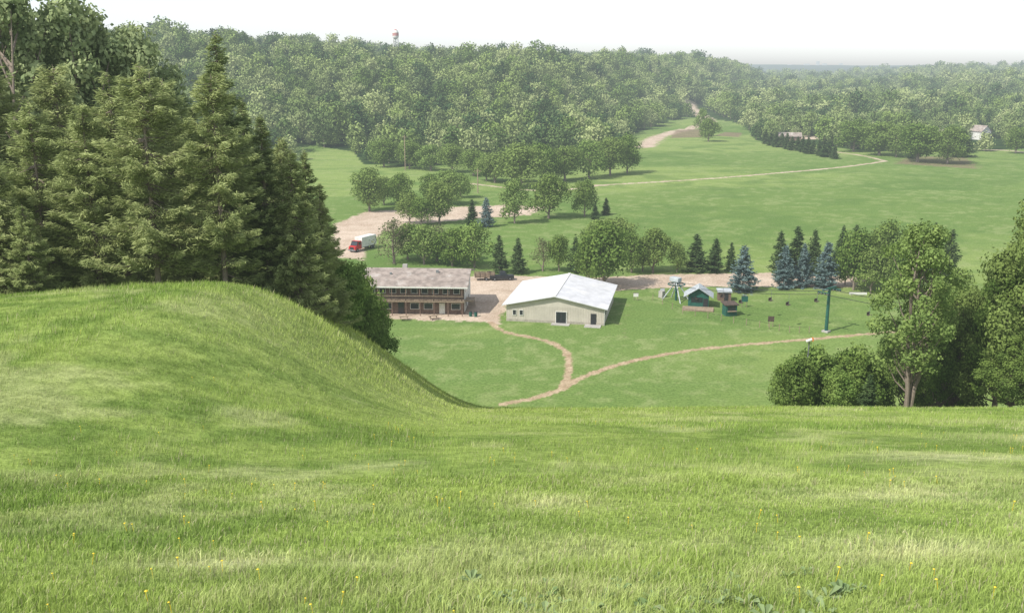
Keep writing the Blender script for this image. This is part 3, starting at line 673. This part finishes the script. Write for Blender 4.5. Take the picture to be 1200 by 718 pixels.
signboard(745,352,1.0,.7,1.5,white); signboard(776,348,.9,1.2,1.8,tin)
for px,py,h in ((475,200,16),(560,226,9)):
    x,y=survey(px,py); b=empty("utility_pole",x,y); rod("pole",[(0,0,-.3),(0,0,h)],.2,wood,b,8); box("crossarm",(2.8,.16,.16),(0,0,h-.8),wood,b)
x,y=26.0,81; b=empty("snow_gun",x,y); rod("mast",[(0,0,0),(0,0,6.9)],.06,steel,b); rod("nozzle",[(-.3,-.1,6.8),(.2,-.1,7.0)],.13,white,b,12); box("nozzle_ring",(.1,.3,.3),(.25,-.1,7.0),plain("orange_paint",(.6,.2,.04)),b)
# ---- water tower on ridge
x,y=-99,850; z=hz(x,y); b=empty("water_tower",x,y)
Ht=78.5-z
for k in range(4):
    a=math.pi/4+k*math.pi/2; rod("leg",[(4.0*math.cos(a),4.0*math.sin(a),0),(2.4*math.cos(a),2.4*math.sin(a),Ht-8)],.3,white,b)
rod("riser",[(0,0,0),(0,0,Ht-8)],.5,white,b)
prof=[(Ht-9,.8),(Ht-8.3,1.8),(Ht-7.4,2.5),(Ht-6,2.7),(Ht-3.6,2.7),(Ht-3.0,2.6),(Ht-1.6,1.8),(Ht-.5,.4)]
for (z0,r0),(z1,r1),m in zip(prof[:-1],prof[1:],(white,white,white,fadedred,white,white,fadedred)):
    V,F=tube([(0,0,z0),(0,0,z1)],[r0,r1],20); q=MB(); q.add(V,F,0); linkobj("tank_band",q.mesh("tank_band",[m],True),parent=b)
def house(px,py,w,l,e,rg,rz,wm,rm):
    x,y=survey(px,py); b=empty("farm_house",x,y,rz)
    poly("walls",[(-w/2,0,-.5),(w/2,0,-.5),(w/2,l,-.5),(-w/2,l,-.5),(-w/2,0,e),(w/2,0,e),(w/2,l,e),(-w/2,l,e),(0,0,rg),(0,l,rg)],[(0,1,5,8,4),(2,3,7,9,6),(1,2,6,5),(3,0,4,7)],wm,b)
    for s_ in (-1,1):
        V=[(0,-.5,rg+.1),(s_*(w/2+.5),-.5,e-.3),(s_*(w/2+.5),l+.5,e-.3),(0,l+.5,rg+.1)];V+=[(p0,p1,p2+.2) for p0,p1,p2 in V]
        poly("roof",V,[(3,2,1,0),(4,5,6,7),(0,1,5,4),(1,2,6,5),(2,3,7,6)],rm,b)
    for k in (-1,1):
        for zz in (1.6,4.2):
            if zz+1<e: window(b,k*w/4,zz,1.1,1.3)
    box("door",(1,.08,2.1),(0,-.05,1.05),dark,b)
house(1155,164,9,10,5.5,9,rad(25),white,shing); house(1098,160,8,11,3,5.5,rad(-70),beige,shing); house(938,165,8,14,3,5,rad(80),brown,shing)
tw=empty("distant_town",0,0,0,0)
for px,w,h,dd in ((958,14,26,6400),(945,30,10,6300),(966,22,12,6350),(925,20,9,6500),(985,16,12,6450)):
    x=(px-600)/FPX*dd*cp; box("town_building",(w,30,h),(x,dd,hz(x,dd)+h/2),white,tw)
# ------------------------------------------------------------ light
sd=Vector((-.58,-.44,.82)).normalized()
sun=bpy.data.lights.new("sun",'SUN'); sun.energy=5.0; sun.angle=rad(.53); sun.color=(1,.955,.88)
so=bpy.data.objects.new("sun",sun); scene.collection.objects.link(so); so.rotation_euler=sd.to_track_quat('Z','Y').to_euler(); so.location=(0,0,200)
w=bpy.data.worlds.new("World"); scene.world=w; w.use_nodes=True; nt=w.node_tree; nt.nodes.clear()
sk=N(nt,"ShaderNodeTexSky"); sk.sky_type='NISHITA'; sk.sun_disc=False; sk.sun_elevation=math.asin(sd.z); sk.sun_rotation=math.atan2(sd.x,sd.y); sk.air_density=1.0; sk.dust_density=1.0; sk.ozone_density=1.0; sk.altitude=0
hs=N(nt,"ShaderNodeHueSaturation"); hs.inputs["Saturation"].default_value=.32; hs.inputs["Value"].default_value=1.45; nt.links.new(sk.outputs[0],hs.inputs["Color"])
tc=mix(nt,1.0,hs.outputs[0],(.97,1.0,1.05),'MULTIPLY')
bg=N(nt,"ShaderNodeBackground"); bg.inputs[1].default_value=.15; nt.links.new(tc,bg.inputs[0]); o=N(nt,"ShaderNodeOutputWorld"); nt.links.new(bg.outputs[0],o.inputs[0])
for m in bpy.data.materials:
    try: m.cycles.emission_sampling='NONE'
    except Exception as e: print(e)
scene.view_settings.view_transform='Standard'; scene.view_settings.look='None'; scene.view_settings.exposure=0
print("objs",len(bpy.data.objects),"forest",len(pts))
